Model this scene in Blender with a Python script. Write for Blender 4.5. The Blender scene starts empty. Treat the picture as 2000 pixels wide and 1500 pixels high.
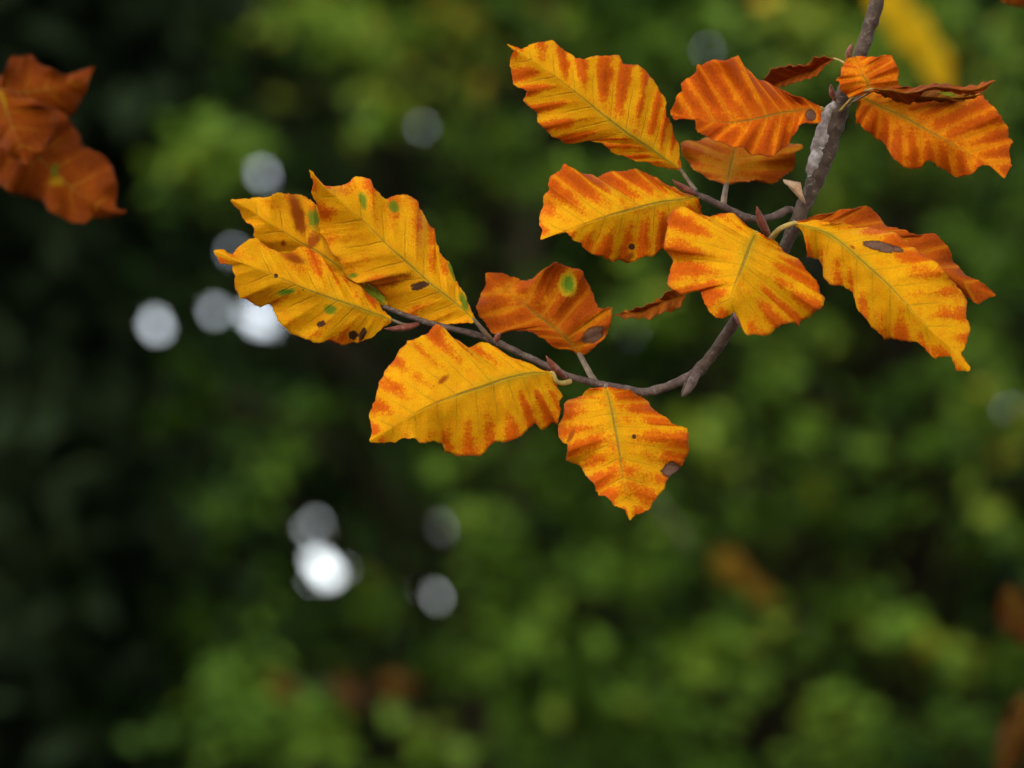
import bpy, math, random
import numpy as np
from mathutils import Vector, noise as mnoise

SC = bpy.context.scene
COL = SC.collection

# ------------------------------------------------------------------ camera
LENS, SENSOR = 50.0, 17.3
PITCH = math.radians(10.0)
CAM = np.array([0.0, 0.0, 1.5])
FWD = np.array([0.0, math.cos(PITCH), math.sin(PITCH)])
RGT = np.array([1.0, 0.0, 0.0])
UPV = np.array([0.0, -math.sin(PITCH), math.cos(PITCH)])
TAN = SENSOR / 2 / LENS
cam = bpy.data.cameras.new('camera')
cam.lens, cam.sensor_width, cam.sensor_fit = LENS, SENSOR, 'HORIZONTAL'
cam.clip_start, cam.clip_end = 0.02, 2000.0
cam.dof.use_dof = True
cam.dof.focus_distance = 1.085
cam.dof.aperture_fstop = 3.0
camo = bpy.data.objects.new('camera', cam)
COL.objects.link(camo)
camo.location = CAM
camo.rotation_euler = (math.radians(90) + PITCH, 0, 0)
SC.camera = camo

# ------------------------------------------------------------------ sky, sun, exposure
SUN_EL, SUN_AZ = math.radians(52), math.radians(-140)     # azimuth measured from +Y towards +X
world = bpy.data.worlds.new('World')
SC.world = world
world.use_nodes = True
wn = world.node_tree
sky = wn.nodes.new('ShaderNodeTexSky')
sky.sky_type = 'NISHITA'
sky.sun_disc = False
sky.sun_elevation = SUN_EL
sky.sun_rotation = SUN_AZ
sky.air_density, sky.dust_density, sky.ozone_density = 1.2, 1.0, 1.0
bg = wn.nodes['Background']
bg.inputs['Strength'].default_value = 0.15
hs = wn.nodes.new('ShaderNodeHueSaturation')          # thin cloud: whiter than a clear sky
hs.inputs['Saturation'].default_value = 0.35
wn.links.new(sky.outputs['Color'], hs.inputs['Color'])
wn.links.new(hs.outputs['Color'], bg.inputs['Color'])
sun = bpy.data.lights.new('sun', 'SUN')
sun.energy, sun.angle, sun.color = 0.7, math.radians(40), (1.0, 0.96, 0.9)
suno = bpy.data.objects.new('sun', sun)
COL.objects.link(suno)
sd = Vector((math.sin(SUN_AZ) * math.cos(SUN_EL), math.cos(SUN_AZ) * math.cos(SUN_EL), math.sin(SUN_EL)))
suno.rotation_euler = (-sd).to_track_quat('-Z', 'Y').to_euler()
SC.view_settings.view_transform = 'Standard'
SC.view_settings.look = 'None'
SC.view_settings.gamma = 1.0
SC.view_settings.exposure = 2.08
SC.cycles.use_denoising = True
SC.cycles.use_adaptive_sampling = True
SC.cycles.adaptive_threshold = 0.03
SC.cycles.max_bounces = 4
SC.cycles.diffuse_bounces = 2
SC.cycles.glossy_bounces = 2
SC.cycles.transmission_bounces = 3
SC.cycles.sample_clamp_indirect = 4.0


def at(px, py, d):
    """A point seen at photograph pixel (px, py), d metres in front of the lens."""
    return CAM + d * (FWD + RGT * ((px - 1000) / 1000 * TAN) + UPV * ((750 - py) / 1000 * TAN))


def to_px(P):
    v = P - CAM
    d = v @ FWD
    return 1000 + (v @ RGT) / d / TAN * 1000, 750 - (v @ UPV) / d / TAN * 1000, d


# ------------------------------------------------------------------ node helpers
class NT:
    def __init__(self, name):
        self.m = bpy.data.materials.new(name)
        self.m.use_nodes = True
        self.t = self.m.node_tree
        for n in list(self.t.nodes):
            self.t.nodes.remove(n)
        self.out = self.t.nodes.new('ShaderNodeOutputMaterial')

    def n(self, typ, **kw):
        nd = self.t.nodes.new(typ)
        for k, v in kw.items():
            setattr(nd, k, v)
        return nd

    def put(self, sock, v):
        if hasattr(v, 'is_linked') or hasattr(v, 'links'):
            self.t.links.new(v, sock)
        else:
            sock.default_value = v

    def math(self, op, a, b=0.0, c=0.0, clamp=False):
        nd = self.n('ShaderNodeMath', operation=op, use_clamp=clamp)
        for i, v in enumerate((a, b, c)):
            self.put(nd.inputs[i], v)
        return nd.outputs[0]

    def mix(self, f, a, b):
        nd = self.n('ShaderNodeMix', data_type='RGBA')
        self.put(nd.inputs[0], f)
        for s, v in ((nd.inputs[6], a), (nd.inputs[7], b)):
            if isinstance(v, tuple):
                s.default_value = (*v[:3], 1)
            else:
                self.put(s, v)
        return nd.outputs[2]

    def ramp(self, v, lo, hi):
        nd = self.n('ShaderNodeMapRange', interpolation_type='SMOOTHSTEP')
        self.put(nd.inputs[0], v)
        nd.inputs[1].default_value, nd.inputs[2].default_value = lo, hi
        nd.inputs[3].default_value, nd.inputs[4].default_value = 0, 1
        return nd.outputs[0]

    def noise(self, vec, scale, detail=3.0, rough=0.5, dist=0.0):
        nd = self.n('ShaderNodeTexNoise')
        if vec is not None:
            self.put(nd.inputs['Vector'], vec)
        nd.inputs['Scale'].default_value = scale
        nd.inputs['Detail'].default_value = detail
        nd.inputs['Roughness'].default_value = rough
        nd.inputs['Distortion'].default_value = dist
        return nd.outputs['Fac'], nd.outputs['Color']


YEL, ORA, BRN = (0.80, 0.38, 0.003), (0.66, 0.108, 0.002), (0.30, 0.050, 0.004)
SPOTC = {'green': (0.12, 0.22, 0.012), 'brown': (0.10, 0.042, 0.018), 'grey': (0.23, 0.115, 0.070),
         'dark': (0.13, 0.05, 0.018), 'ochre': (0.34, 0.17, 0.004), 'moss': (0.11, 0.12, 0.005), 'rust': (0.36, 0.075, 0.004), 'yellow': (0.62, 0.36, 0.01), 'lime': (0.17, 0.205, 0.010)}


def leaf_material(name, seed, brown=0.5, base=YEL, blot=ORA, veins=8, spots=(), edge=0.35, stripe=1.0, green=0.3):
    k = NT(name)
    uv = k.n('ShaderNodeUVMap', uv_map='blade').outputs[0]
    pl = k.n('ShaderNodeUVMap', uv_map='flat').outputs[0]
    sx = k.n('ShaderNodeSeparateXYZ')
    k.put(sx.inputs[0], uv)
    u, v = sx.outputs[0], sx.outputs[1]
    s = k.math('ABSOLUTE', k.math('MULTIPLY', k.math('SUBTRACT', v, 0.5), 2.0))
    off = k.n('ShaderNodeMapping')
    k.put(off.inputs['Vector'], pl)
    off.inputs['Location'].default_value = (seed * 3.17, seed * 1.73, 0)
    pn = off.outputs[0]
    n_big, _ = k.noise(pn, 11, 2, 0.5)
    n_mid, nc = k.noise(pn, 42, 4, 0.62)
    n_fine, _ = k.noise(pn, 190, 3, 0.65)
    n_grain, _ = k.noise(pn, 620, 2, 0.6)
    # wobbling vein coordinate
    uu = k.math('ADD', u, k.math('MULTIPLY', k.math('SUBTRACT', n_mid, 0.5), 0.022))
    ph = k.math('MULTIPLY', uu, veins * 2 * math.pi)
    between = k.math('MULTIPLY_ADD', k.math('COSINE', ph), -0.5, 0.5)
    # browning between the veins, growing to the margin
    side = k.math('MULTIPLY', k.ramp(s, 0.05, 0.95), edge)
    a = k.math('ADD', k.math('MULTIPLY', k.math('SUBTRACT', n_big, 0.5), 1.25), k.math('MULTIPLY', k.math('SUBTRACT', n_mid, 0.5), 0.8))
    a = k.math('ADD', a, k.math('MULTIPLY', k.math('SUBTRACT', n_fine, 0.5), 0.95))
    b = k.math('MULTIPLY', k.math('SUBTRACT', between, 0.5), 0.44 * stripe)
    cx_ = k.n('ShaderNodeCombineXYZ')
    k.put(cx_.inputs[0], k.math('MULTIPLY', u, veins * 0.8))
    k.put(cx_.inputs[1], k.math('MULTIPLY', k.math('GREATER_THAN', v, 0.5), 7.3))
    cx_.inputs[2].default_value = seed * 2.71
    n_cell, _ = k.noise(cx_.outputs[0], 1.0, 2, 0.6)          # every stripe browns to its own degree
    b = k.math('ADD', b, k.math('MULTIPLY', k.math('SUBTRACT', n_cell, 0.5), 1.1))
    b = k.math('ADD', b, k.math('MULTIPLY', k.math('SUBTRACT', n_grain, 0.5), 0.7))
    b = k.math('MULTIPLY', b, k.ramp(s, 0.0, 0.5))
    t = k.math('ADD', k.math('ADD', a, b), k.math('ADD', side, brown - 0.5))
    m1 = k.ramp(t, 0.0, 0.40)
    m2 = k.ramp(t, 0.36, 0.9)
    tint = k.mix(k.ramp(n_mid, 0.35, 0.7), base, tuple(min(1, c * f) for c, f in zip(base, (0.97, 0.82, 0.9))))
    col = k.mix(m1, tint, blot)
    col = k.mix(m2, col, tuple(c * f for c, f in zip(blot, (0.68, 0.55, 0.8))))
    # grain
    col = k.mix(k.math('MULTIPLY', k.ramp(n_grain, 0.45, 0.75), 0.22), col, tuple(c * 0.62 for c in blot))
    # veins: thin olive lines, midrib
    vd = k.math('ABSOLUTE', k.math('SINE', k.math('MULTIPLY', uu, veins * math.pi)))
    vl = k.math('MULTIPLY', k.math('SUBTRACT', 1.0, k.ramp(vd, 0.03, 0.17)), k.math('SUBTRACT', 1.0, k.ramp(s, 0.25, 0.85)))
    col = k.mix(k.math('MULTIPLY', k.math('SUBTRACT', 1.0, k.ramp(vd, 0.1, 0.45)), k.math('MULTIPLY', m1, 0.55)), col, tint)      # paler beside the veins
    col = k.mix(k.math('MULTIPLY', vl, k.math('MULTIPLY_ADD', n_fine, 1.3, -0.28, clamp=True)), col, (0.36, 0.22, 0.012))
    net = k.n('ShaderNodeTexVoronoi', feature='DISTANCE_TO_EDGE')
    k.put(net.inputs['Vector'], pn)
    net.inputs['Scale'].default_value = 170
    nl = k.math('SUBTRACT', 1.0, k.ramp(net.outputs['Distance'], 0.02, 0.14))
    col = k.mix(k.math('MULTIPLY', nl, 0.22), col, (0.42, 0.16, 0.006))
    rib_w = k.math('MULTIPLY_ADD', u, 0.012, 0.022)
    rib = k.math('SUBTRACT', 1.0, k.ramp(k.math('DIVIDE', s, rib_w), 0.35, 1.0))
    rib = k.math('MULTIPLY', rib, k.math('SUBTRACT', 1.0, k.ramp(u, 0.55, 0.98)))
    near = k.math('MULTIPLY', k.math('SUBTRACT', 1.0, k.ramp(s, 0.0, 0.16)), k.math('SUBTRACT', 1.0, k.ramp(u, 0.25, 0.85)))
    col = k.mix(k.math('MULTIPLY', near, green), col, (0.30, 0.24, 0.012))
    col = k.mix(k.math('MULTIPLY', rib, k.math('MULTIPLY_ADD', n_fine, 1.2, 0.1)), col, (0.20, 0.15, 0.02))
    # dry margin
    mar = k.ramp(k.math('ADD', s, k.math('MULTIPLY', k.math('SUBTRACT', n_mid, 0.5), 0.16)), 0.955, 1.01)
    col = k.mix(k.math('MULTIPLY', mar, 0.6), col, tuple(c * f + 0.02 for c, f in zip(blot, (0.62, 0.62, 1.0))))
    # specks
    vor = k.n('ShaderNodeTexVoronoi')
    k.put(vor.inputs['Vector'], pn)
    vor.inputs['Scale'].default_value = 26
    dots = k.math('SUBTRACT', 1.0, k.ramp(k.math('ADD', vor.outputs['Distance'], k.math('MULTIPLY', n_fine, 0.12)), 0.08, 0.13))
    dots = k.math('MULTIPLY', dots, k.ramp(n_big, 0.5, 0.6))
    col = k.mix(k.math('MULTIPLY', dots, 0.75), col, (0.09, 0.035, 0.01))
    spot_h = None
    for (cx, cy, rx, ry, rot, kind) in spots:
        vs = k.n('ShaderNodeMapping', vector_type='TEXTURE')
        k.put(vs.inputs['Vector'], pl)
        vs.inputs['Location'].default_value = (cx / 1000, -cy / 1000, 0)
        vs.inputs['Rotation'].default_value = (0, 0, math.radians(rot))
        vs.inputs['Scale'].default_value = (rx / 1000, ry / 1000, 1)
        ln = k.n('ShaderNodeVectorMath', operation='LENGTH')
        k.put(ln.inputs[0], vs.outputs[0])
        dd = k.math('ADD', ln.outputs['Value'], k.math('MULTIPLY', k.math('SUBTRACT', n_mid, 0.5), 1.7))
        dd = k.math('ADD', dd, k.math('MULTIPLY', k.math('SUBTRACT', n_fine, 0.5), 1.1 if kind != 'grey' else 0.7))
        if kind not in ('grey', 'brown', 'dark'):
            col = k.mix(k.math('SUBTRACT', 1.0, k.ramp(dd, 0.95, 1.6)), col, SPOTC['yellow'] if kind == 'green' else col)
            col = k.mix(k.math('SUBTRACT', 1.0, k.ramp(dd, 0.45, 1.3)), col, SPOTC[kind])
        else:
            rim = k.math('SUBTRACT', 1.0, k.ramp(dd, 0.98, 1.18))
            core = k.math('SUBTRACT', 1.0, k.ramp(dd, 0.72, 0.9))
            col = k.mix(rim, col, SPOTC['dark'])
            cc = k.mix(n_fine, SPOTC[kind], tuple(c * 0.6 for c in SPOTC[kind]))
            col = k.mix(core, col, cc)
            spot_h = rim if spot_h is None else k.math('MAXIMUM', spot_h, rim)
    # relief
    h = k.math('ADD', k.math('MULTIPLY', n_fine, 0.5), k.math('MULTIPLY', n_grain, 0.35))
    h = k.math('ADD', k.math('ADD', h, k.math('MULTIPLY', nl, -0.25)), k.math('MULTIPLY', vl, -0.8))
    h = k.math('ADD', h, k.math('MULTIPLY', rib, -1.0))
    if spot_h is not None:
        h = k.math('ADD', h, k.math('MULTIPLY', spot_h, -1.2))
    bp = k.n('ShaderNodeBump')
    bp.inputs['Strength'].default_value = 0.55
    bp.inputs['Distance'].default_value = 0.0007
    k.put(bp.inputs['Height'], h)
    p = k.n('ShaderNodeBsdfPrincipled')
    k.put(p.inputs['Base Color'], col)
    p.inputs['Roughness'].default_value = 0.6
    p.inputs['Specular IOR Level'].default_value = 0.05
    k.put(p.inputs['Normal'], bp.outputs[0])
    tr = k.n('ShaderNodeBsdfTranslucent')
    k.put(tr.inputs['Color'], col)
    mx = k.n('ShaderNodeMixShader')
    mx.inputs[0].default_value = 0.3
    k.put(mx.inputs[1], p.outputs[0])
    k.put(mx.inputs[2], tr.outputs[0])
    k.put(k.out.inputs['Surface'], mx.outputs[0])
    return k.m


def bark_material(name, c1, c2, c3, scale=90, lich=0.5, rough=0.8, spec=0.3):
    k = NT(name)
    g = k.n('ShaderNodeTexCoord').outputs['Object']
    a, _ = k.noise(g, scale, 5, 0.65)
    b, _ = k.noise(g, scale * 4.5, 4, 0.7)
    c, _ = k.noise(g, scale * 1.8, 3, 0.6, 0.6)
    col = k.mix(k.ramp(a, 0.35, 0.68), c1, c2)
    col = k.mix(k.math('MULTIPLY', k.ramp(c, 0.56, 0.66), lich), col, c3)
    col = k.mix(k.math('MULTIPLY', k.ramp(b, 0.5, 0.75), 0.5), col, tuple(x * 0.4 for x in c1))
    bp = k.n('ShaderNodeBump')
    bp.inputs['Strength'].default_value = 0.7
    bp.inputs['Distance'].default_value = 0.12 / scale
    k.put(bp.inputs['Height'], k.math('ADD', a, k.math('MULTIPLY', b, 0.6)))
    p = k.n('ShaderNodeBsdfPrincipled')
    k.put(p.inputs['Base Color'], col)
    p.inputs['Roughness'].default_value = rough
    p.inputs['Specular IOR Level'].default_value = spec
    k.put(p.inputs['Normal'], bp.outputs[0])
    k.put(k.out.inputs['Surface'], p.outputs[0])
    return k.m


def foliage_material(name, stops, trans=0.3, rough=0.5, spec=0.06):
    """Leaf colour picked per leaf by the 'tone' attribute."""
    k = NT(name)
    at_ = k.n('ShaderNodeAttribute', attribute_name='tone')
    cr = k.n('ShaderNodeValToRGB')
    k.put(cr.inputs[0], at_.outputs['Fac'])
    el = cr.color_ramp.elements
    while len(el) < len(stops):
        el.new(0.5)
    for e, (pos, c) in zip(el, stops):
        e.position, e.color = pos, (*c, 1)
    p = k.n('ShaderNodeBsdfPrincipled')
    k.put(p.inputs['Base Color'], cr.outputs[0])
    p.inputs['Roughness'].default_value = rough
    p.inputs['Specular IOR Level'].default_value = spec
    tr = k.n('ShaderNodeBsdfTranslucent')
    k.put(tr.inputs['Color'], cr.outputs[0])
    mx = k.n('ShaderNodeMixShader')
    mx.inputs[0].default_value = trans
    k.put(mx.inputs[1], p.outputs[0])
    k.put(mx.inputs[2], tr.outputs[0])
    k.put(k.out.inputs['Surface'], mx.outputs[0])
    return k.m


# ------------------------------------------------------------------ object helpers
def tag(o, label=None, cat=None, group=None, kind=None):
    for key, v in (('label', label), ('category', cat), ('group', group), ('kind', kind)):
        if v:
            o[key] = v
    return o


def empty(name, loc):
    o = bpy.data.objects.new(name, None)
    o.empty_display_size = 0.02
    COL.objects.link(o)
    o.location = loc
    return o


def mesh_obj(name, V, F, mat, parent=None, smooth=True):
    me = bpy.data.meshes.new(name)
    V = np.asarray(V, dtype=float)
    org = np.zeros(3)
    if parent is not None:
        p = parent
        while p is not None:
            org = org + np.array(p.location)
            p = p.parent
    me.from_pydata((V - org).tolist(), [], F)
    me.materials.append(mat)
    if smooth:
        me.polygons.foreach_set('use_smooth', [True] * len(me.polygons))
    me.update()
    o = bpy.data.objects.new(name, me)
    COL.objects.link(o)
    o.parent = parent
    return o


def resample(P, n):
    P = np.asarray(P, float)
    seg = np.linalg.norm(np.diff(P, axis=0), axis=1)
    s = np.concatenate([[0], np.cumsum(seg)])
    t = np.linspace(0, s[-1], n)
    return np.stack([np.interp(t, s, P[:, i]) for i in range(P.shape[1])], 1)


def catmull(P, sub=6):
    P = np.asarray(P, float)
    Q = np.vstack([2 * P[0] - P[1], P, 2 * P[-1] - P[-2]])
    out = []
    for i in range(1, len(Q) - 2):
        a, b, c, d = Q[i - 1], Q[i], Q[i + 1], Q[i + 2]
        for j in range(sub):
            t = j / sub
            out.append(0.5 * ((2 * b) + (c - a) * t + (2 * a - 5 * b + 4 * c - d) * t * t + (3 * b - a - 3 * c + d) * t ** 3))
    out.append(Q[-2])
    return np.array(out)


def tube_data(P, R, n=10, rough=0.0, freq=200.0, cap=True):
    """Tube through 3-D points P with radii R; returns verts, faces."""
    P, R = np.asarray(P, float), np.asarray(R, float)
    T = np.gradient(P, axis=0)
    T /= np.linalg.norm(T, axis=1)[:, None] + 1e-12
    ref = np.array([0.13, 0.97, 0.2])
    V, F = [], []
    for i in range(len(P)):
        a = np.cross(T[i], ref)
        a /= np.linalg.norm(a)
        b = np.cross(T[i], a)
        for j in range(n):
            w = 2 * math.pi * j / n
            dr = math.cos(w) * a + math.sin(w) * b
            r = R[i]
            if rough:
                q = P[i] + dr * r
                r *= 1 + rough * mnoise.noise(Vector(q * freq)) + 0.5 * rough * mnoise.noise(Vector(q * freq * 2.7))
            V.append(P[i] + dr * r)
    for i in range(len(P) - 1):
        for j in range(n):
            F.append((i * n + j, i * n + (j + 1) % n, (i + 1) * n + (j + 1) % n, (i + 1) * n + j))
    if cap:
        F.append(tuple(range(n))[::-1])
        F.append(tuple(range((len(P) - 1) * n, len(P) * n)))
    return V, F


PXM = 2 * TAN / 2000      # metres per photo pixel per metre of depth


def stem(name, pts, mat, parent, n=12, sub=6, rough=0.12, freq=260.0):
    """pts: (px, py, depth, width in photo pixels)"""
    Q = catmull(pts, sub)
    P = np.array([at(q[0], q[1], q[2]) for q in Q])
    R = np.array([q[3] * PXM * q[2] / 2 for q in Q])
    if name != 'petiole':          # swollen nodes and ring scars
        arc = np.concatenate([[0], np.cumsum(np.linalg.norm(np.diff(P, axis=0), axis=1))])
        gap = 0.019
        x = (arc + 0.004 * np.sin(arc * 190)) / gap
        R = R * (1 + 0.11 * np.exp(-((x - np.round(x)) * gap / 0.0016) ** 2))
    V, F = tube_data(P, R, n, rough, freq)
    return mesh_obj(name, V, F, mat, parent)


CROPS = {'1': (400, 320, 560 / 2000), '2': (700, 480, 660 / 1833), '3': (980, 60, 660 / 2000), '4': (1280, 380, 680 / 2000),
         '5': (1480, 0, 520 / 2000), '6': (0, 80, 280 / 1105), '7': (1280, 300, 380 / 1583), 'f': (0, 0, 1)}


def pxs(crop, pts):
    x, y, s = CROPS[crop]
    return [(x + p[0] * s, y + p[1] * s) for p in pts]


def leaf(parent, label, crop, mid, sa, sb, d0, d1, mat, veins=8, fold=0.006, bow=0.0, wave=0.003, corr=0.0009, seed=1,
         twist=0.0, petiole=None, pet_mat=None, pet_w=7, nu=130, nt=18, roll=0.0):
    """Blade spanned from the midrib to both margins; depth carries fold, bow, waves and the corrugation between veins."""
    rnd = random.Random(seed)
    mid, sa, sb = pxs(crop, mid), pxs(crop, sa), pxs(crop, sb)
    M = catmull(mid, 10)
    base, tip = np.array(mid[0]), np.array(mid[-1])
    L = np.linalg.norm(tip - base)
    sides = []
    for S in (sa, sb):
        S = [tuple(base)] + list(S)
        S[-1] = tuple(tip)
        S = np.array(S)
        C = catmull(S, 4) * 0.35 + 0.65 * np.concatenate(
            [np.concatenate([S[i] + (S[i + 1] - S[i]) * (np.arange(4) / 4)[:, None] for i in range(len(S) - 1)]), S[-1:]])
        C = resample(C, nu + 1)
        nr = np.gradient(C, axis=0)[:, ::-1] * np.array([1, -1])
        nr /= np.linalg.norm(nr, axis=1)[:, None] + 1e-9
        jit = np.array([mnoise.noise(Vector((i * 0.55, seed * 3.3, 9 + len(sides)))) + 0.8 * mnoise.noise(Vector((i * 1.3, seed * 5.1, 4 + len(sides)))) for i in range(nu + 1)])
        jit[0] = jit[-1] = 0
        sgn = 1.0 if ((C - resample(M, nu + 1)) * nr).sum() > 0 else -1.0
        tooth = np.array([abs(math.cos(math.pi * veins * i / nu)) ** 3 - 0.3 for i in range(nu + 1)])
        tooth[:6] *= np.linspace(0, 1, 6)
        tooth[-10:] *= np.linspace(1, 0, 10)
        sides.append(C + nr * (jit * 2.2 + sgn * 3.0 * tooth)[:, None])
    Mr = resample(M, 400)
    us = np.linspace(0, 1, nu + 1)
    ws = us * (1 - 0.58 * (1 - us))
    Mw = np.stack([np.interp(ws, np.linspace(0, 1, 400), Mr[:, i]) for i in range(2)], 1)
    pxm = PXM * d0
    ph = [rnd.uniform(0, 6.28) for _ in range(8)]
    V, UV, FL, idx = [], [], [], {}

    def vert(i, j):                 # j from -nt..nt
        key = (i, j)
        if i == 0:
            key = (0, 0)
        if i == nu:
            key = (nu, 0)
        if key in idx:
            return idx[key]
        i, j = key
        side = 0 if j < 0 else 1
        t = abs(j) / nt
        u, w = us[i], ws[i]
        S = sides[side][i]
        bend = 0.10 * math.sin(math.pi * t) * math.sin(math.pi * u)
        ub = min(1, u + bend * 0.0)
        p = Mw[i] * (1 - t) + S * t
        wd = np.linalg.norm(S - Mw[i]) * pxm
        sg = -1 if side == 0 else 1
        z = d0 + (d1 - d0) * w + bow * 4 * w * (1 - w)
        z += fold * (t ** 1.25) * min(1.0, wd / 0.016)
        z += sg * twist * t * min(1.0, wd / 0.016) * (2 * w - 0.6)
        z += sg * roll * t * min(1.0, wd / 0.016)
        z += wave * t * t * (math.sin(2 * math.pi * 2.3 * u + ph[side]) + 0.6 * math.sin(2 * math.pi * 4.7 * u + ph[2 + side])) * min(1, 8 * u) * min(1, 6 * (1 - u))
        c = abs(math.cos(math.pi * veins * u))          # 1 on a vein
        z += corr * (c - 0.5) * min(1, t * 3.5) * (0.6 + 0.7 * t) * min(1, 6 * u) * min(1, 5 * (1 - u))
        q = Vector((p[0] * 0.012 + seed * 7.1, p[1] * 0.012, seed * 2.3))
        z += 0.0016 * mnoise.noise(q) + 0.0007 * mnoise.noise(q * 2.6)
        V.append(at(p[0], p[1], z))
        UV.append((u, 0.5 + 0.5 * t * sg))
        FL.append((p[0] / 1000, -p[1] / 1000))
        idx[key] = len(V) - 1
        return idx[key]

    F = []
    for i in range(nu):
        for j in range(-nt, nt):
            q = [vert(i, j), vert(i + 1, j), vert(i + 1, j + 1), vert(i, j + 1)]
            r = []
            for x in q:
                if x not in r:
                    r.append(x)
            if len(r) > 2:
                F.append(tuple(r))
    o = mesh_obj('leaf', V, F, mat, parent)
    me = o.data
    li = np.empty(len(me.loops), dtype=np.int32)
    me.loops.foreach_get('vertex_index', li)
    for nm, src in (('blade', UV), ('flat', FL)):
        lay = me.uv_layers.new(name=nm)
        lay.data.foreach_set('uv', np.array(src)[li].astype(np.float32).ravel())
    so = o.modifiers.new('thickness', 'SOLIDIFY')
    so.thickness, so.offset = 0.00028, 0.0
    o['label'] = label
    if petiole:
        pts = [(*pxs(p[0] if isinstance(p[0], str) else crop, [p[-3:-1]])[0], p[-1]) for p in petiole]
        dirv = Mw[4] - Mw[0]
        pts = [(*Mw[6], d0 + (d1 - d0) * ws[6] + 0.0002, pet_w * 0.45), (*base, d0, pet_w * 0.85)] + [
            (p[0], p[1], p[2], pet_w * (1.0 + 0.35 * i / len(pts))) for i, p in enumerate(pts)]
        stem('petiole', pts, pet_mat, o, n=8, sub=5, rough=0.08, freq=500)
    return o


def bud(parent, a, b, w, mat, da=1.09, db=1.085, name='bud', label=None):
    """Spindle-shaped scaly bud from a to b (photo pixels)."""
    n = 22
    ts = np.linspace(0, 1, n)
    prof = np.array([0.45 + 0.55 * math.sin(min(1, t / 0.42) * math.pi / 2) if t < 0.42 else max(0.03, max(0.0, math.cos((t - 0.42) / 0.58 * math.pi / 2)) ** 0.85) for t in ts])
    prof *= 1 + 0.10 * ((ts * 6) % 1 - 0.5)
    A, B = at(*a, da), at(*b, db)
    side = np.cross(B - A, FWD)
    side /= np.linalg.norm(side)
    P = np.array([A + (B - A) * t + side * w * PXM * da * 0.22 * math.sin(math.pi * t) for t in ts])
    V, F = tube_data(P, prof * w * PXM * da / 2, 10, 0.07, 420)
    o = mesh_obj(name, V, F, mat, parent)
    if label:
        o['label'] = label
    return o


# ------------------------------------------------------------------ ground
def ground():
    k = NT('forest_floor')
    g = k.n('ShaderNodeTexCoord').outputs['Object']
    a, _ = k.noise(g, 1.2, 6, 0.6)
    b, _ = k.noise(g, 14, 5, 0.7)
    col = k.mix(k.ramp(a, 0.35, 0.65), (0.02, 0.03, 0.008), (0.04, 0.025, 0.012))
    col = k.mix(k.math('MULTIPLY', k.ramp(b, 0.45, 0.7), 0.6), col, (0.07, 0.035, 0.012))
    bp = k.n('ShaderNodeBump')
    bp.inputs['Strength'].default_value = 0.8
    k.put(bp.inputs['Height'], b)
    p = k.n('ShaderNodeBsdfPrincipled')
    k.put(p.inputs['Base Color'], col)
    p.inputs['Roughness'].default_value = 0.9
    k.put(p.inputs['Normal'], bp.outputs[0])
    k.put(k.out.inputs['Surface'], p.outputs[0])
    V, F = [], []
    n = 40
    xs = [math.copysign(abs(t) ** 2.2, t) * 600 for t in np.linspace(-1, 1, n + 1)]
    for y in xs:
        for x in xs:
            z = 0.12 * mnoise.noise(Vector((x * 0.2, y * 0.2, 0))) if abs(x) < 40 and abs(y) < 40 else 0
            V.append((x, y + 8, z))
    for i in range(n):
        for j in range(n):
            F.append((i * (n + 1) + j, i * (n + 1) + j + 1, (i + 1) * (n + 1) + j + 1, (i + 1) * (n + 1) + j))
    tag(mesh_obj('ground', V, F, k.m), 'leaf-strewn forest floor beneath the trees', kind='structure')


ground()

# ------------------------------------------------------------------ background trees
# windows of open sky between the boughs: photo pixel x, y, radius
GAPS = [(508, 612, 19), (418, 607, 9), (310, 635, 10), (448, 492, 7), (515, 338, 11), (822, 252, 6), (618, 1035, 14),
        (630, 1112, 19), (668, 1120, 9), (815, 1150, 8), (848, 1168, 8), (1535, 1342, 11), (855, 1030, 8), (1380, 95, 5),
        (905, 965, 8), (1975, 800, 9), (1980, 150, 5)]


def leaves(pos, size, tone, rng, width=0.62, up=0.55, droop=0.25):
    """Folded rhombic leaves; returns verts, faces, per-vertex tone."""
    n = len(pos)
    nrm = rng.normal(size=(n, 3))
    nrm /= np.linalg.norm(nrm, axis=1)[:, None]
    nrm = nrm * (1 - up) + np.array([0, -0.25, 1.0]) * up
    nrm /= np.linalg.norm(nrm, axis=1)[:, None]
    ax = rng.normal(size=(n, 3)) + np.array([0, 0, -droop])
    ax -= (ax * nrm).sum(1)[:, None] * nrm
    ax /= np.linalg.norm(ax, axis=1)[:, None] + 1e-9
    sd_ = np.cross(nrm, ax)
    l = (size * rng.uniform(0.7, 1.25, n))[:, None]
    w = l * width * 0.5
    a = pos - ax * l * 0.5
    t = pos + ax * l * 0.5 - nrm * l * 0.12
    s1 = pos + sd_ * w + nrm * l * 0.08 - ax * l * 0.06
    s2 = pos - sd_ * w + nrm * l * 0.08 - ax * l * 0.06
    V = np.stack([a, s1, t, s2], 1).reshape(-1, 3)
    b = np.arange(n) * 4
    F = np.concatenate([np.stack([b, b + 1, b + 2], 1), np.stack([b, b + 2, b + 3], 1)])
    return V, F, np.repeat(tone, 4)


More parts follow.
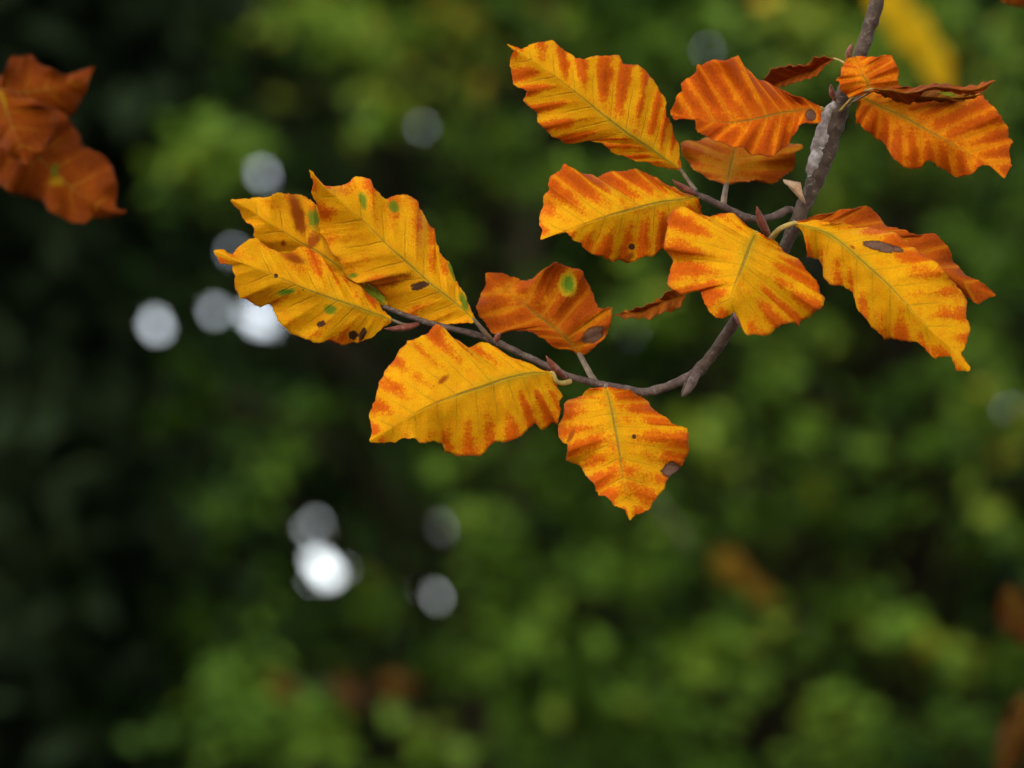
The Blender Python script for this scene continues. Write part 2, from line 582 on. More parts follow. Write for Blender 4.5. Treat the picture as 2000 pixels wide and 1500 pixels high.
def fast_mesh(name, V, F, tone, mat, parent):
    me = bpy.data.meshes.new(name)
    org = np.array(parent.location) if parent is not None else 0
    me.vertices.add(len(V))
    me.vertices.foreach_set('co', (V - org).astype(np.float32).ravel())
    me.loops.add(F.size)
    me.loops.foreach_set('vertex_index', F.astype(np.int32).ravel())
    me.polygons.add(len(F))
    me.polygons.foreach_set('loop_start', (np.arange(len(F)) * 3).astype(np.int32))
    at_ = me.attributes.new('tone', 'FLOAT', 'POINT')
    at_.data.foreach_set('value', tone.astype(np.float32))
    me.materials.append(mat)
    me.update(calc_edges=True)
    o = bpy.data.objects.new(name, me)
    COL.objects.link(o)
    o.parent = parent
    return o


def keep_gaps(pos, size):
    x, y, d = to_px(pos)
    ok = np.ones(len(pos), bool)
    lp = size / (PXM * d)
    for gx, gy, gr in GAPS:
        ok &= ~(((x - gx) ** 2 + (y - gy) ** 2) < (gr + lp * (0.22 + 0.3 * min(1, gr / 40))) ** 2)
    return ok


def bough_points(boughs, rng):
    """boughs: (centre xyz, radii xyz, count, tone)"""
    P, T = [], []
    for c, r, n, tone in boughs:
        q = rng.normal(size=(n, 3))
        q *= 0.60 * rng.uniform(0.4, 1.5, n)[:, None]          # loose, frayed outline
        q[:, 2] -= 0.25 * (q[:, 0] ** 2 + q[:, 1] ** 2) + rng.uniform(-0.5, 1.3) * q[:, 0]
        P.append(np.array(c) + q * np.array(r))
        T.append(np.clip(tone + rng.normal(0, 0.11, n), 0, 1))
    return np.concatenate(P), np.concatenate(T)


def tree(name, label, base, height, lean, r0, boughs, mat, bark, leaf_size, seed, group=None, width=0.62, up=0.55, cat='tree', limb_every=1):
    rng = np.random.default_rng(seed)
    root = tag(empty(name, base), label, cat, group)
    base = np.array(base, float)
    k = 9
    P = np.array([base + np.array([lean[0] * (t ** 1.4) + 0.10 * math.sin(3.1 * t + seed), lean[1] * t + 0.08 * math.sin(4.0 * t + seed * 2), height * t]) for t in np.linspace(-0.02, 1, k)])
    P = catmull(P, 4)
    tt = np.linspace(0, 1, len(P))
    R = r0 * (1 - 0.85 * tt) + r0 * 0.6 * np.exp(-tt * 25)
    V, F = tube_data(P, R, 14, 0.10, 5.0)
    mesh_obj('trunk', V, F, bark, root)
    LV, LF = [], []
    for i, (c, r, n, tone) in enumerate(boughs):
        if i % limb_every:
            continue
        c = np.array(c, float)
        hd = np.linalg.norm(c[:2] - base[:2])
        zt = np.clip(c[2] - hd * 0.45 - 0.1, base[2] + 0.4, base[2] + height * 0.96)
        s = P[np.argmin(abs(P[:, 2] - zt))]
        j = np.argmin(abs(P[:, 2] - zt))
        m = s * 0.45 + c * 0.55 + np.array([0, 0, 0.10 * hd])
        q = catmull([s, m, c], 4)
        rr = np.linspace(min(0.22 * R[j], 0.006 + 0.008 * hd), 0.004, len(q))
        v, f = tube_data(q, rr, 5, 0, 1, False)
        o = len(LV)
        LV += v
        LF += [tuple(x + o for x in g) for g in f]
    if LV:
        mesh_obj('limbs', LV, LF, bark, root)['kind'] = 'stuff'
    pos, tone = bough_points(boughs, rng)
    ok = keep_gaps(pos, leaf_size)
    V, F, T = leaves(pos[ok], np.full(ok.sum(), leaf_size), tone[ok], rng, width, up)
    fast_mesh('crown', V, F, T, mat, root)['kind'] = 'stuff'
    return root


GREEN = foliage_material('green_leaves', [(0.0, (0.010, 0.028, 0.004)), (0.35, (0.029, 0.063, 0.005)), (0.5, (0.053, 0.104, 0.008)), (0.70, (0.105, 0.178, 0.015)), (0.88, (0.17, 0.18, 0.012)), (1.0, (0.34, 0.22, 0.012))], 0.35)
DARK = foliage_material('shaded_evergreen_needles', [(0.0, (0.007, 0.011, 0.005)), (0.6, (0.012, 0.020, 0.007)), (1.0, (0.03, 0.044, 0.011))], 0.10, 0.7, 0.02)  # needles near black: shade inside the deep wood put into their colour
BARK_BG = bark_material('forest_bark', (0.014, 0.010, 0.006), (0.028, 0.020, 0.013), (0.03, 0.04, 0.015), 9, 0.4, 1.0, 0.0)

rs = np.random.default_rng(77)


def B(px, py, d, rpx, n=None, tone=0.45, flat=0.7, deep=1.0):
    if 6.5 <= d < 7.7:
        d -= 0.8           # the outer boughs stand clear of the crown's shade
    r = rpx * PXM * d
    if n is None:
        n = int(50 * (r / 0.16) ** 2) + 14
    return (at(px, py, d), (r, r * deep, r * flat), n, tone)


# boughs of the near beeches: lit and shaded places put into leaf tone, olive ones autumn-tinted
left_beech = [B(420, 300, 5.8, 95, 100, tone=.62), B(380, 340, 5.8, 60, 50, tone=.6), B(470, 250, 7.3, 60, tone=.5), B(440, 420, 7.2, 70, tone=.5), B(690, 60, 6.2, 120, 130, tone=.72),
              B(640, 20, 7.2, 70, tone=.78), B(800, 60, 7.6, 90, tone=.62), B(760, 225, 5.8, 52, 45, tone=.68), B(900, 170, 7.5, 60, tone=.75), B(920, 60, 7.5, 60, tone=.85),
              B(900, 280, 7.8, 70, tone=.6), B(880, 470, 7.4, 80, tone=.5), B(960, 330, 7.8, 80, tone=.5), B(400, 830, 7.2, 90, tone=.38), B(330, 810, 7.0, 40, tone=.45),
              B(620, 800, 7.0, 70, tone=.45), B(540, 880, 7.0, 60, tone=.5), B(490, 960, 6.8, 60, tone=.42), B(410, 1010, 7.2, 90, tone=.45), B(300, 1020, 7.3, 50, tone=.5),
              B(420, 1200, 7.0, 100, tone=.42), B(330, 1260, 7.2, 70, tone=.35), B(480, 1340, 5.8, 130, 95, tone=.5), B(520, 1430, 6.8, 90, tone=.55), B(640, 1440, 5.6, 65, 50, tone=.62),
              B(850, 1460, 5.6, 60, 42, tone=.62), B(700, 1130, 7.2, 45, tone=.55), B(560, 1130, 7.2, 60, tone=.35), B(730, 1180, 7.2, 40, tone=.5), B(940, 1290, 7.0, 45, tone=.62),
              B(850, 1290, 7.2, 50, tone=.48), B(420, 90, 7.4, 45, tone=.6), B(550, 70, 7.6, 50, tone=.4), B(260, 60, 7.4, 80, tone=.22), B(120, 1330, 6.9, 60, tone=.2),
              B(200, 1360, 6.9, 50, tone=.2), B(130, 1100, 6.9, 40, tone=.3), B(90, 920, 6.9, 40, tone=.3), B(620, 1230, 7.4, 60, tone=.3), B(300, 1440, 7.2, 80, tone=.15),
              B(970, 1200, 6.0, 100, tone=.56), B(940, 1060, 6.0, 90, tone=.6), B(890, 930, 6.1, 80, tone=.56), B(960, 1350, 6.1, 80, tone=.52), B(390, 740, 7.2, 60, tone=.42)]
for i in range(60):      # filler deeper in the crown, its shade put into a darker leaf tone
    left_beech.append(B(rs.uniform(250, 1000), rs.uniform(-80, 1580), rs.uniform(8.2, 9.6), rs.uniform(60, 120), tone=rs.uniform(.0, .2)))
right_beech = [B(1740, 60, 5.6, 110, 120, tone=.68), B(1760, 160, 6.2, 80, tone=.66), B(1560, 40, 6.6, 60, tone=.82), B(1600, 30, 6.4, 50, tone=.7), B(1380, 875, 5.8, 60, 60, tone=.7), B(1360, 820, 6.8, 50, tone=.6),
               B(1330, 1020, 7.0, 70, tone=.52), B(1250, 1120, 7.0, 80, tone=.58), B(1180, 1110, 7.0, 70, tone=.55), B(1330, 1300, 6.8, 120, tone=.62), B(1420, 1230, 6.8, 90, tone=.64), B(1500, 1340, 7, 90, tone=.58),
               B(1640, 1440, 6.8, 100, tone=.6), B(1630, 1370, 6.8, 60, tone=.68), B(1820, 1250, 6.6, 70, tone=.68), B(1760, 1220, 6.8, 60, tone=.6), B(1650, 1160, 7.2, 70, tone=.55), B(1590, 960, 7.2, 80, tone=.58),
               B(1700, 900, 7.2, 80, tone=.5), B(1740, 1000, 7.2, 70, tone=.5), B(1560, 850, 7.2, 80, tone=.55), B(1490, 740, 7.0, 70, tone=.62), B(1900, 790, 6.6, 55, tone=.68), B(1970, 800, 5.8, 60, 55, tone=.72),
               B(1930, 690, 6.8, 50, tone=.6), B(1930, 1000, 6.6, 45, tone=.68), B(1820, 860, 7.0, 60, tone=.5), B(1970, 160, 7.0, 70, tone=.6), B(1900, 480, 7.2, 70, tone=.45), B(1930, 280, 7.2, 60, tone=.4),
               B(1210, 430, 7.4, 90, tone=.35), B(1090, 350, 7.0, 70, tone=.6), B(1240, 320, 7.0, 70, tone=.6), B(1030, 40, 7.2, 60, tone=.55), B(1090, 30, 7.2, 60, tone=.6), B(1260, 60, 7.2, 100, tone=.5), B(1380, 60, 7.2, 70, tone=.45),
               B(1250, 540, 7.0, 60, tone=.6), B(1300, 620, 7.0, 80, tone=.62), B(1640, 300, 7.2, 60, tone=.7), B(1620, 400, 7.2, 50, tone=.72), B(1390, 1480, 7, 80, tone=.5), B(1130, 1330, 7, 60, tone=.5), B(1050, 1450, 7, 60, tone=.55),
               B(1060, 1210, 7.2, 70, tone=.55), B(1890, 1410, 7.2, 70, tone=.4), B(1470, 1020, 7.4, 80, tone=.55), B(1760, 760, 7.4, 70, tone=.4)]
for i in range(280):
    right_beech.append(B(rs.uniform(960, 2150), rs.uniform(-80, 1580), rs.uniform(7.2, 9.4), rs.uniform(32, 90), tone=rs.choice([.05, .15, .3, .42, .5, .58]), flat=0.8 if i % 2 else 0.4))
for L_, x0, x1 in ((left_beech, -1.6, 0.2), (right_beech, 0.2, 2.6)):      # crown carried on above the frame: shades what is below
    for i in range(110):
        y = rs.uniform(7.4, 11.5)
        L_.append(((rs.uniform(x0 - 0.6, x1 + 0.6), y, 1.75 + y * 0.36 + rs.uniform(0.1, 2.2)), (0.45, 0.45, 0.22), 140, rs.uniform(.3, .6)))
t = at(980, 750, 8.6)
tree('beech_tree', 'green-leaved beech with boughs toned paler where lit, left of the middle, blurred behind the branch', (t[0], t[1], 0), 5.6, (0.1, 0.2), 0.09, left_beech, GREEN, BARK_BG, 0.062, 11, 'blurred beeches behind the branch')
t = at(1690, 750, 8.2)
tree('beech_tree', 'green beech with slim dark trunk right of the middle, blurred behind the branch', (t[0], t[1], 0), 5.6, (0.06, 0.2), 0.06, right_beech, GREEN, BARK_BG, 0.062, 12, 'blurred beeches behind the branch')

# unseen beech of the sharp branch: trunk off right, crown added overhead to dim the sky
over = []
for i in range(190):
    x, y = rs.uniform(-3.6, 4.6), rs.uniform(-2.2, 2.2)
    over.append(((x, y, 3.35 + max(0, y) * 0.2 + rs.uniform(0, 2.4)), (0.55, 0.55, 0.25), 150, rs.uniform(.35, .8)))
over.append((at(2080, -3000, 1.5), (0.2, 0.2, 0.1), 10, 0.7))
tree('beech_tree', 'unseen overhanging beech right of the picture, its crown added above to dim the light', (2.7, 1.6, 0), 6.2, (-0.3, 0.1), 0.16, over, GREEN, BARK_BG, 0.085, 13, None)

# dark evergreens: one nearer at the left, a row behind
def cone(base, h, r, n, size_tone, seed, z0=0.3):
    g = np.random.default_rng(seed)
    out = []
    for i in range(n):
        f = g.uniform(0, 1) ** 0.9
        z = z0 + (h - z0) * f
        rr = r * (1 - f) ** 0.6 * g.uniform(0.35, 1.0)
        a = g.uniform(0, 2 * math.pi)
        out.append(((base[0] + rr * math.cos(a), base[1] + rr * math.sin(a), z), (min(.42, r * .45), min(.42, r * .45), 0.16), 130, size_tone + g.uniform(-.2, .2)))
    return out


for i, (px, d, h, r, n, lab) in enumerate([
        (0, 6.4, 6.0, 0.42, 190, 'dark evergreen with bare lower trunk at the left edge, nearest of the evergreens'),
        (765, 11.5, 8.0, 1.25, 330, 'dark evergreen far behind the pale-spotted leaf group'),
        (1100, 12.5, 8.5, 1.35, 330, 'dark evergreen far behind the middle of the branch'),
        (1480, 11.8, 8.0, 1.3, 330, 'dark evergreen far behind the leaves where the twigs fork'),
        (1960, 12.2, 8.2, 1.35, 330, 'dark evergreen far behind the rightmost leaves'),
        (60, 12.4, 8.4, 1.35, 330, 'dark evergreen far back at the left edge, behind the nearest evergreen'),
        (2500, 12.0, 8.4, 1.35, 260, 'dark evergreen far back, just outside the right edge'),
        (380, 13.4, 8.4, 1.35, 260, 'dark evergreen farthest back behind the spotted leaf group'),
        (960, 13.8, 8.4, 1.35, 260, 'dark evergreen farthest back behind the middle'),
        (2180, 13.6, 8.4, 1.35, 260, 'dark evergreen farthest back at the right edge'),
        (-450, 12.0, 8.4, 1.35, 260, 'dark evergreen far back, just outside the left edge')]):
    b = at(px, 750, d)
    base = (b[0], b[1], 0)
    tree('evergreen_tree', lab, base, h, (0.05, 0.0), 0.11 if d > 8 else 0.10, cone(base, h + 0.5, r, n, 0.4, 200 + i, 0.2), DARK, BARK_BG, 0.13, 60 + i, 'dark evergreens behind the branch', 0.45, 0.45, limb_every=5)

# the row of evergreens goes on to both sides of what the picture shows
proto = [o for o in COL.objects if o.name.startswith('evergreen_tree') and 'far back, just' in o.get('label', '')]
for i, (x, y) in enumerate([(-4.6, 11.2), (-6.2, 12.4), (-7.8, 11.0), (-5.6, 17.5), (-7.6, 18.0), (-9.6, 17.0), (-11.5, 15), (-9.6, 13),
                            (4.7, 11.4), (6.3, 12.2), (7.9, 11.2), (5.7, 17.5), (7.7, 18.2), (9.6, 17.2), (11.4, 15), (9.6, 13)]):
    src = proto[i % len(proto)]
    side_ = 'left' if x < 0 else 'right'
    c = src.copy()
    COL.objects.link(c)
    c.location = (x, y, 0)
    tag(c, 'dark evergreen of the wood going on to the %s of the picture' % side_, 'tree', 'evergreens outside the picture at the ' + side_)
    for ch in src.children:
        d = ch.copy()
        COL.objects.link(d)
        d.parent = c

# ------------------------------------------------------------------ the branch in focus
BARK = bark_material('beech_bark', (0.036, 0.019, 0.010), (0.082, 0.049, 0.029), (0.21, 0.17, 0.125), 230, 0.42)
TWIGB = bark_material('twig_bark', (0.055, 0.030, 0.020), (0.12, 0.074, 0.052), (0.24, 0.20, 0.17), 300, 0.4, 0.7)
SCAR = bark_material('pale_scar_bark', (0.12, 0.08, 0.058), (0.36, 0.31, 0.275), (0.50, 0.46, 0.42), 150, 0.6)
BUDM = bark_material('bud_scales', (0.11, 0.022, 0.012), (0.21, 0.055, 0.028), (0.30, 0.16, 0.09), 300, 0.35, 0.5)
PETM = bark_material('petiole_skin', (0.10, 0.065, 0.04), (0.19, 0.12, 0.06), (0.22, 0.16, 0.09), 300, 0.4, 0.6)
PETY = bark_material('petiole_yellow', (0.26, 0.17, 0.04), (0.38, 0.25, 0.05), (0.42, 0.27, 0.10), 300, 0.4, 0.6)
FLAKE = bark_material('bud_husk', (0.36, 0.19, 0.09), (0.50, 0.31, 0.17), (0.55, 0.42, 0.30), 260, 0.4)

branch = tag(empty('beech_branch', at(1712, 0, 1.10)), 'sharp beech branch with yellow and orange leaves hanging from the top right', 'branch')
stem('stem', [(1980, -2300, 1.40, 60), (1860, -1200, 1.28, 48), (1790, -560, 1.18, 38), (1735, -120, 1.11, 31), (1713, 0, 1.10, 29), (1692, 72, 1.10, 27), (1676, 118, 1.10, 26), (1658, 160, 1.10, 27), (1645, 195, 1.10, 34),
              (1628, 240, 1.10, 43), (1617, 280, 1.10, 42), (1603, 322, 1.10, 40), (1588, 362, 1.10, 32), (1570, 402, 1.10, 28), (1552, 440, 1.10, 27), (1530, 485, 1.10, 24), (1490, 548, 1.10, 23), (1445, 612, 1.10, 23),
              (1415, 658, 1.10, 22), (1385, 700, 1.10, 21), (1355, 735, 1.099, 22), (1343, 757, 1.098, 19), (1334, 772, 1.097, 11)], BARK, branch, n=20, sub=14, rough=0.22)
stem('twig', [(1378, 708, 1.101, 15), (1345, 737, 1.10, 19), (1305, 754, 1.10, 18), (1262, 766, 1.10, 17), (1222, 760, 1.10, 15), (1165, 749, 1.099, 14), (1112, 735, 1.098, 14), (1070, 716, 1.097, 13), (1015, 690, 1.096, 13), (962, 665, 1.095, 13),
              (905, 647, 1.094, 12), (850, 634, 1.093, 11), (805, 620, 1.092, 10), (770, 607, 1.091, 9), (748, 598, 1.091, 7)], TWIGB, branch, n=14, sub=14, rough=0.22)
stem('twig', [(1560, 418, 1.102, 13), (1540, 410, 1.10, 15), (1518, 420, 1.098, 15), (1490, 427, 1.096, 14), (1460, 426, 1.094, 14), (1435, 414, 1.092, 13), (1408, 402, 1.09, 14), (1382, 389, 1.088, 12), (1357, 377, 1.087, 11), (1340, 366, 1.086, 9)], TWIGB, branch, n=14, sub=14, rough=0.22)

# swollen pale scar on the stem: wrinkled plates of bark
def scar(pts, seed, name='bark_scar', mat=SCAR):
    rnd = random.Random(seed)
    ctr = catmull(pts, 6)
    V, F = [], []
    m = 14
    for i, q in enumerate(ctr):
        for j in range(m + 1):
            a = math.pi * (-0.08 + 1.16 * j / m)
            r = q[3] * PXM * q[2] / 2
            off = -math.cos(a) * r
            dep = math.sin(a) * r * 0.75
            p = at(q[0] + off / (PXM * q[2]), q[1], q[2] - dep)
            nz = mnoise.noise(Vector(p * 420 + np.array([seed, 0, 0]))) + 0.5 * abs(mnoise.noise(Vector(p * 900)))
            edge = min(1, i / 4, (len(ctr) - 1 - i) / 4)
            p = p + (-FWD + RGT * math.cos(math.pi - a)) * (0.0009 * nz) - FWD * 0.0004 * edge
            V.append(p)
    for i in range(len(ctr) - 1):
        for j in range(m):
            F.append((i * (m + 1) + j, i * (m + 1) + j + 1, (i + 1) * (m + 1) + j + 1, (i + 1) * (m + 1) + j))
    o = mesh_obj(name, V, F, mat, branch)
    so = o.modifiers.new('thickness', 'SOLIDIFY')
    so.thickness, so.offset = 0.0009, 1.0
    return o


o = scar([(1634, 196, 1.0985, 14), (1620, 216, 1.0985, 28), (1613, 245, 1.0985, 30), (1604, 275, 1.0985, 32), (1596, 300, 1.0985, 30), (1588, 325, 1.0985, 26), (1581, 345, 1.0985, 12)], 3)
o['label'] = 'wrinkled pale grey scar on the stem'

for a, b, w, da, db in [((1536, 425), (1478, 402), 17, 1.0, 1.0)]:
    pass
bud(branch, (1503, 461), (1478, 402), 18, BUDM, 1.09, 1.082, label='upright red-brown bud where the second twig leaves the stem')
bud(branch, (1362, 380), (1312, 350), 13, BUDM, 1.087, 1.082, label='slender red-brown bud ending the upper twig')
bud(branch, (1656, 118), (1666, 84), 12, BUDM, 1.096, 1.094)
bud(branch, (1632, 196), (1623, 163), 12, BUDM, 1.094, 1.09)
bud(branch, (1106, 738), (1066, 694), 16, BUDM, 1.093, 1.086)
bud(branch, (818, 633), (750, 642), 14, BUDM, 1.090, 1.084, label='reddish bud pointing left at the end of the lower twig')
bud(branch, (1364, 716), (1331, 776), 19, TWIGB, 1.094, 1.089, label='blunt brown stub below the fork')
bud(branch, (970, 668), (978, 650), 12, BUDM, 1.091, 1.088)
bud(branch, (1434, 610), (1447, 640), 16, BUDM, 1.094, 1.09)

# beige husk of an old bud on the stem
V, F = [], []
for i in range(7):
    for j in range(7):
        u, v = i / 6, j / 6
        x = 1536 + (1560 - 1536) * u + 12 * (v - 0.5) * (1 - 0.3 * u) + 8 * u
        y = 350 + 44 * v * (0.4 + 0.6 * u) + 6 * u
        V.append(at(x, y, 1.0945 - 0.004 * math.sin(math.pi * v) * (1 - 0.4 * u) + 0.0008 * mnoise.noise(Vector((u * 4, v * 4, 3)))))
for i in range(6):
    for j in range(6):
        F.append((i * 7 + j, i * 7 + j + 1, (i + 1) * 7 + j + 1, (i + 1) * 7 + j))
o = mesh_obj('bud_husk', V, F, FLAKE, branch)
o['label'] = 'dry beige husk of an old bud on the stem'
so = o.modifiers.new('thickness', 'SOLIDIFY')
so.thickness = 0.0006

LM = leaf_material
RUST = (0.40, 0.07, 0.004)
# --- lower twig
leaf(branch, 'yellow leaf with green and brown spots and a thin curled tip, lowest of the left group', '1',
     [(1310, 1090), (1150, 1030), (1000, 975), (860, 930), (700, 870), (560, 810), (430, 755), (330, 715), (215, 675), (140, 640), (60, 605)],
     [(1240, 1010), (1170, 930), (1080, 860), (960, 790), (900, 755), (850, 690), (800, 640), (740, 595), (690, 575), (640, 600), (590, 625), (520, 625), (450, 590), (400, 545), (350, 522), (300, 530), (255, 560), (225, 600), (200, 635), (160, 620), (140, 598), (100, 597), (60, 605)],
     [(1250, 1140), (1190, 1190), (1120, 1225), (1070, 1252), (1020, 1240), (950, 1264), (900, 1245), (860, 1235), (800, 1243), (740, 1240), (690, 1222), (640, 1190), (590, 1172), (540, 1130), (510, 1090), (500, 1040), (465, 990), (430, 980), (390, 995), (340, 970), (290, 945), (240, 932), (235, 890), (205, 840), (205, 780), (190, 730), (205, 705), (180, 695), (110, 700), (85, 660), (60, 605)],
     1.090, 1.074, LM('leaf_lower_left', 1, .26, veins=9, edge=.28, stripe=.55, green=.5, spots=[(646, 605, 14, 10, 10, 'lime'), (628, 632, 9, 6, 20, 'brown'), (690, 655, 8, 9, 0, 'brown'), (708, 654, 5, 12, -20, 'brown'), (539, 538, 4, 4, 0, 'brown'), (560, 569, 16, 6, 10, 'green'), (575, 505, 24, 9, -20, 'rust')]),
     veins=9, fold=.005, bow=-.004, wave=.0026, seed=1, petiole=[(1400, 1125, 1.0905), ('1', 1480, 1118, 1.092)], pet_mat=PETM, pet_w=7)
leaf(branch, 'yellow leaf with a rust band and green patch, half hidden behind two others', '1',
     [(1275, 995), (1100, 850), (950, 730), (800, 620), (660, 545), (560, 480), (430, 400), (300, 310), (180, 250)],
     [(1250, 900), (1160, 832), (1060, 765), (980, 640), (900, 500), (850, 400), (800, 310), (760, 265), (700, 235), (640, 208), (560, 207), (500, 210), (420, 230), (340, 245), (260, 243), (180, 250)],
     [(1150, 965), (1000, 880), (850, 790), (700, 700), (600, 650), (500, 620), (400, 570), (350, 520), (345, 470), (330, 430), (285, 405), (265, 360), (240, 320), (200, 290), (180, 250)],
     1.098, 1.090, LM('leaf_left_back', 2, .22, veins=9, edge=.2, stripe=.5, green=.6, spots=[(612, 428, 13, 21, 5, 'lime'), (582, 420, 14, 46, 18, 'rust'), (735, 572, 34, 34, 0, 'lime'), (553, 475, 6, 7, 0, 'rust'), (610, 470, 12, 18, -20, 'rust')]),
     veins=9, fold=.004, bow=.003, wave=.003, seed=2, petiole=[(1290, 1010, 1.096)], pet_mat=PETM, pet_w=6)
leaf(branch, 'large yellow leaf with two green spots and a folded lower edge, topmost of the left group', '1',
     [(1890, 1100), (1820, 1030), (1700, 930), (1580, 840), (1460, 730), (1310, 600), (1180, 470), (1050, 350), (930, 240), (820, 150), (730, 40)],
     [(1850, 1000), (1790, 880), (1740, 780), (1700, 690), (1640, 620), (1605, 540), (1605, 460), (1560, 420), (1520, 360), (1495, 300), (1485, 258), (1430, 230), (1340, 215), (1250, 245), (1210, 210), (1175, 160), (1160, 108), (1110, 97), (1050, 95), (1000, 130), (930, 160), (880, 165), (830, 150), (780, 90), (730, 40)],
     [(1800, 1117), (1650, 1112), (1500, 1088), (1400, 1062), (1320, 1030), (1280, 990), (1240, 920), (1190, 850), (1130, 828), (1060, 838), (1010, 800), (960, 745), (935, 670), (885, 615), (860, 580), (830, 520), (800, 480), (805, 400), (785, 300), (775, 250), (745, 200), (755, 130), (740, 80), (730, 40)],
     1.090, 1.078, LM('leaf_left_top', 3, .33, veins=9, edge=.3, stripe=.7, green=.3, spots=[(708, 392, 8, 18, 18, 'lime'), (769, 404, 10, 13, 25, 'lime'), (818, 558, 17, 7, 12, 'brown'), (690, 538, 11, 6, 0, 'lime'), (884, 530, 6, 22, 22, 'lime'), (906, 590, 7, 20, 22, 'lime'), (745, 552, 60, 12, 14, 'rust')]),
     veins=9, fold=.007, bow=.004, wave=.0032, seed=3, petiole=[(1940, 1160, 1.091), (1985, 1215, 1.094)], pet_mat=PETM, pet_w=9)
leaf(branch, 'brown-orange leaf with a green spot and a grey dead patch, standing above the lower twig', '2',
     [(1200, 590), (1110, 490), (1000, 400), (900, 320), (820, 260), (750, 200), (690, 150)],
     [(1250, 582), (1290, 545), (1350, 470), (1375, 400), (1372, 340), (1330, 345), (1300, 330), (1270, 260), (1240, 200), (1210, 125), (1160, 130), (1120, 110), (1070, 85), (1030, 120), (980, 150), (940, 180), (880, 190), (820, 165), (780, 145), (690, 150)],
     [(1150, 567), (1090, 555), (1040, 540), (1000, 500), (950, 470), (880, 455), (820, 455), (770, 475), (720, 470), (680, 410), (638, 335), (660, 290), (690, 210), (690, 150)],
     1.108, 1.118, LM('leaf_brown_middle', 4, .80, veins=7, base=(0.66, 0.22, 0.003), blot=(0.46, 0.074, 0.002), edge=.25, stripe=1.0, green=.3, spots=[(1109, 554, 14, 18, 8, 'green'), (1160, 653, 23, 13, 28, 'grey')]),
     veins=7, fold=-.008, bow=-.006, wave=.003, seed=4, petiole=[(1232, 650, 1.105), (1262, 705, 1.102), (1285, 742, 1.0995)], pet_mat=PETM, pet_w=11)
leaf(branch, 'broad yellow leaf with orange stripes along its lower edge, hanging under the lower twig', '2',
     [(1055, 690), (960, 688), (870, 702), (780, 727), (700, 757), (560, 802), (420, 855), (280, 925), (160, 1000), (60, 1060)],
     [(1010, 678), (920, 640), (860, 610), (800, 597), (750, 552), (700, 530), (640, 530), (590, 557), (540, 520), (490, 480), (450, 440), (430, 425), (400, 440), (370, 480), (320, 505), (260, 516), (262, 530), (215, 580), (190, 620), (150, 680), (108, 745), (112, 780), (80, 850), (63, 920), (68, 970), (75, 1010), (60, 1060)],
     [(1075, 745), (1085, 790), (1102, 815), (1085, 850), (1100, 890), (1085, 930), (1070, 977), (1060, 958), (1020, 985), (990, 992), (965, 965), (930, 985), (890, 1020), (860, 1050), (810, 1064), (760, 1055), (720, 1080), (690, 1110), (640, 1140), (560, 1140), (510, 1130), (470, 1120), (460, 1068), (410, 1065), (350, 1074), (310, 1045), (260, 1045), (210, 1058), (110, 1070), (60, 1060)],
     1.086, 1.070, LM('leaf_lower_broad', 5, .26, veins=11, edge=.42, stripe=1.0, green=.5, spots=[(865, 742, 14, 6, 35, 'rust')]),
     veins=11, fold=.006, bow=-.005, wave=.0028, seed=5, petiole=[(1075, 735, 1.086), (1110, 745, 1.088), (1148, 735, 1.092)], pet_mat=PETY, pet_w=9)
leaf(branch, 'mottled orange leaf hanging straight down with a grey notch on its right edge', '2',
     [(1340, 765), (1365, 850), (1385, 950), (1405, 1060), (1420, 1150), (1438, 1280), (1455, 1390), (1475, 1490)],
     [(1250, 775), (1215, 815), (1160, 830), (1120, 860), (1115, 910), (1100, 950), (1080, 1000), (1085, 1040), (1110, 1062), (1135, 1075), (1130, 1150), (1170, 1180), (1210, 1200), (1240, 1250), (1280, 1300), (1310, 1350), (1340, 1360), (1380, 1400), (1440, 1430), (1465, 1468), (1475, 1490)],
     [(1430, 775), (1500, 800), (1550, 830), (1580, 870), (1630, 910), (1700, 960), (1780, 995), (1792, 1040), (1785, 1120), (1770, 1170), (1745, 1205), (1710, 1230), (1680, 1270), (1650, 1320), (1610, 1380), (1570, 1430), (1530, 1455), (1500, 1458), (1475, 1490)],
     1.092, 1.082, LM('leaf_hanging', 6, .52, veins=9, edge=.35, stripe=.6, green=.4, spots=[(1310, 917, 17, 14, 40, 'grey'), (1116, 850, 5, 16, -25, 'rust'), (1238, 853, 4, 4, 0, 'brown')]),
     veins=9, fold=.007, bow=-.004, wave=.003, seed=6, petiole=[(1345, 755, 1.096)], pet_mat=PETM, pet_w=8)
# --- upper twig
leaf(branch, 'long yellow leaf with orange stripes between its veins, top left of the upper twig', '3',
     [(1060, 825), (960, 755), (870, 692), (760, 620), (640, 530), (530, 440), (420, 350), (300, 260), (170, 165), (30, 78)],
     [(1055, 740), (1035, 650), (1000, 560), (970, 480), (965, 400), (920, 330), (880, 280), (850, 230), (790, 205), (750, 200), (720, 190), (690, 150), (620, 146), (560, 150), (500, 165), (440, 160), (400, 140), (350, 100), (300, 63), (240, 62), (200, 70), (150, 100), (110, 106), (80, 97), (30, 78)],
     [(980, 815), (900, 790), (810, 770), (720, 745), (650, 710), (610, 680), (580, 655), (510, 648), (440, 652), (380, 667), (310, 625), (250, 580), (213, 540), (215, 490), (170, 460), (133, 410), (150, 360), (100, 332), (75, 310), (58, 270), (53, 150), (70, 118), (30, 78)],
     1.088, 1.074, LM('leaf_striped', 7, .55, veins=11, edge=.2, stripe=1.5, green=.55),
     veins=11, fold=.005, bow=-.005, wave=.0024, seed=7, petiole=[(1105, 890, 1.088), (1150, 950, 1.087)], pet_mat=PETM, pet_w=8)
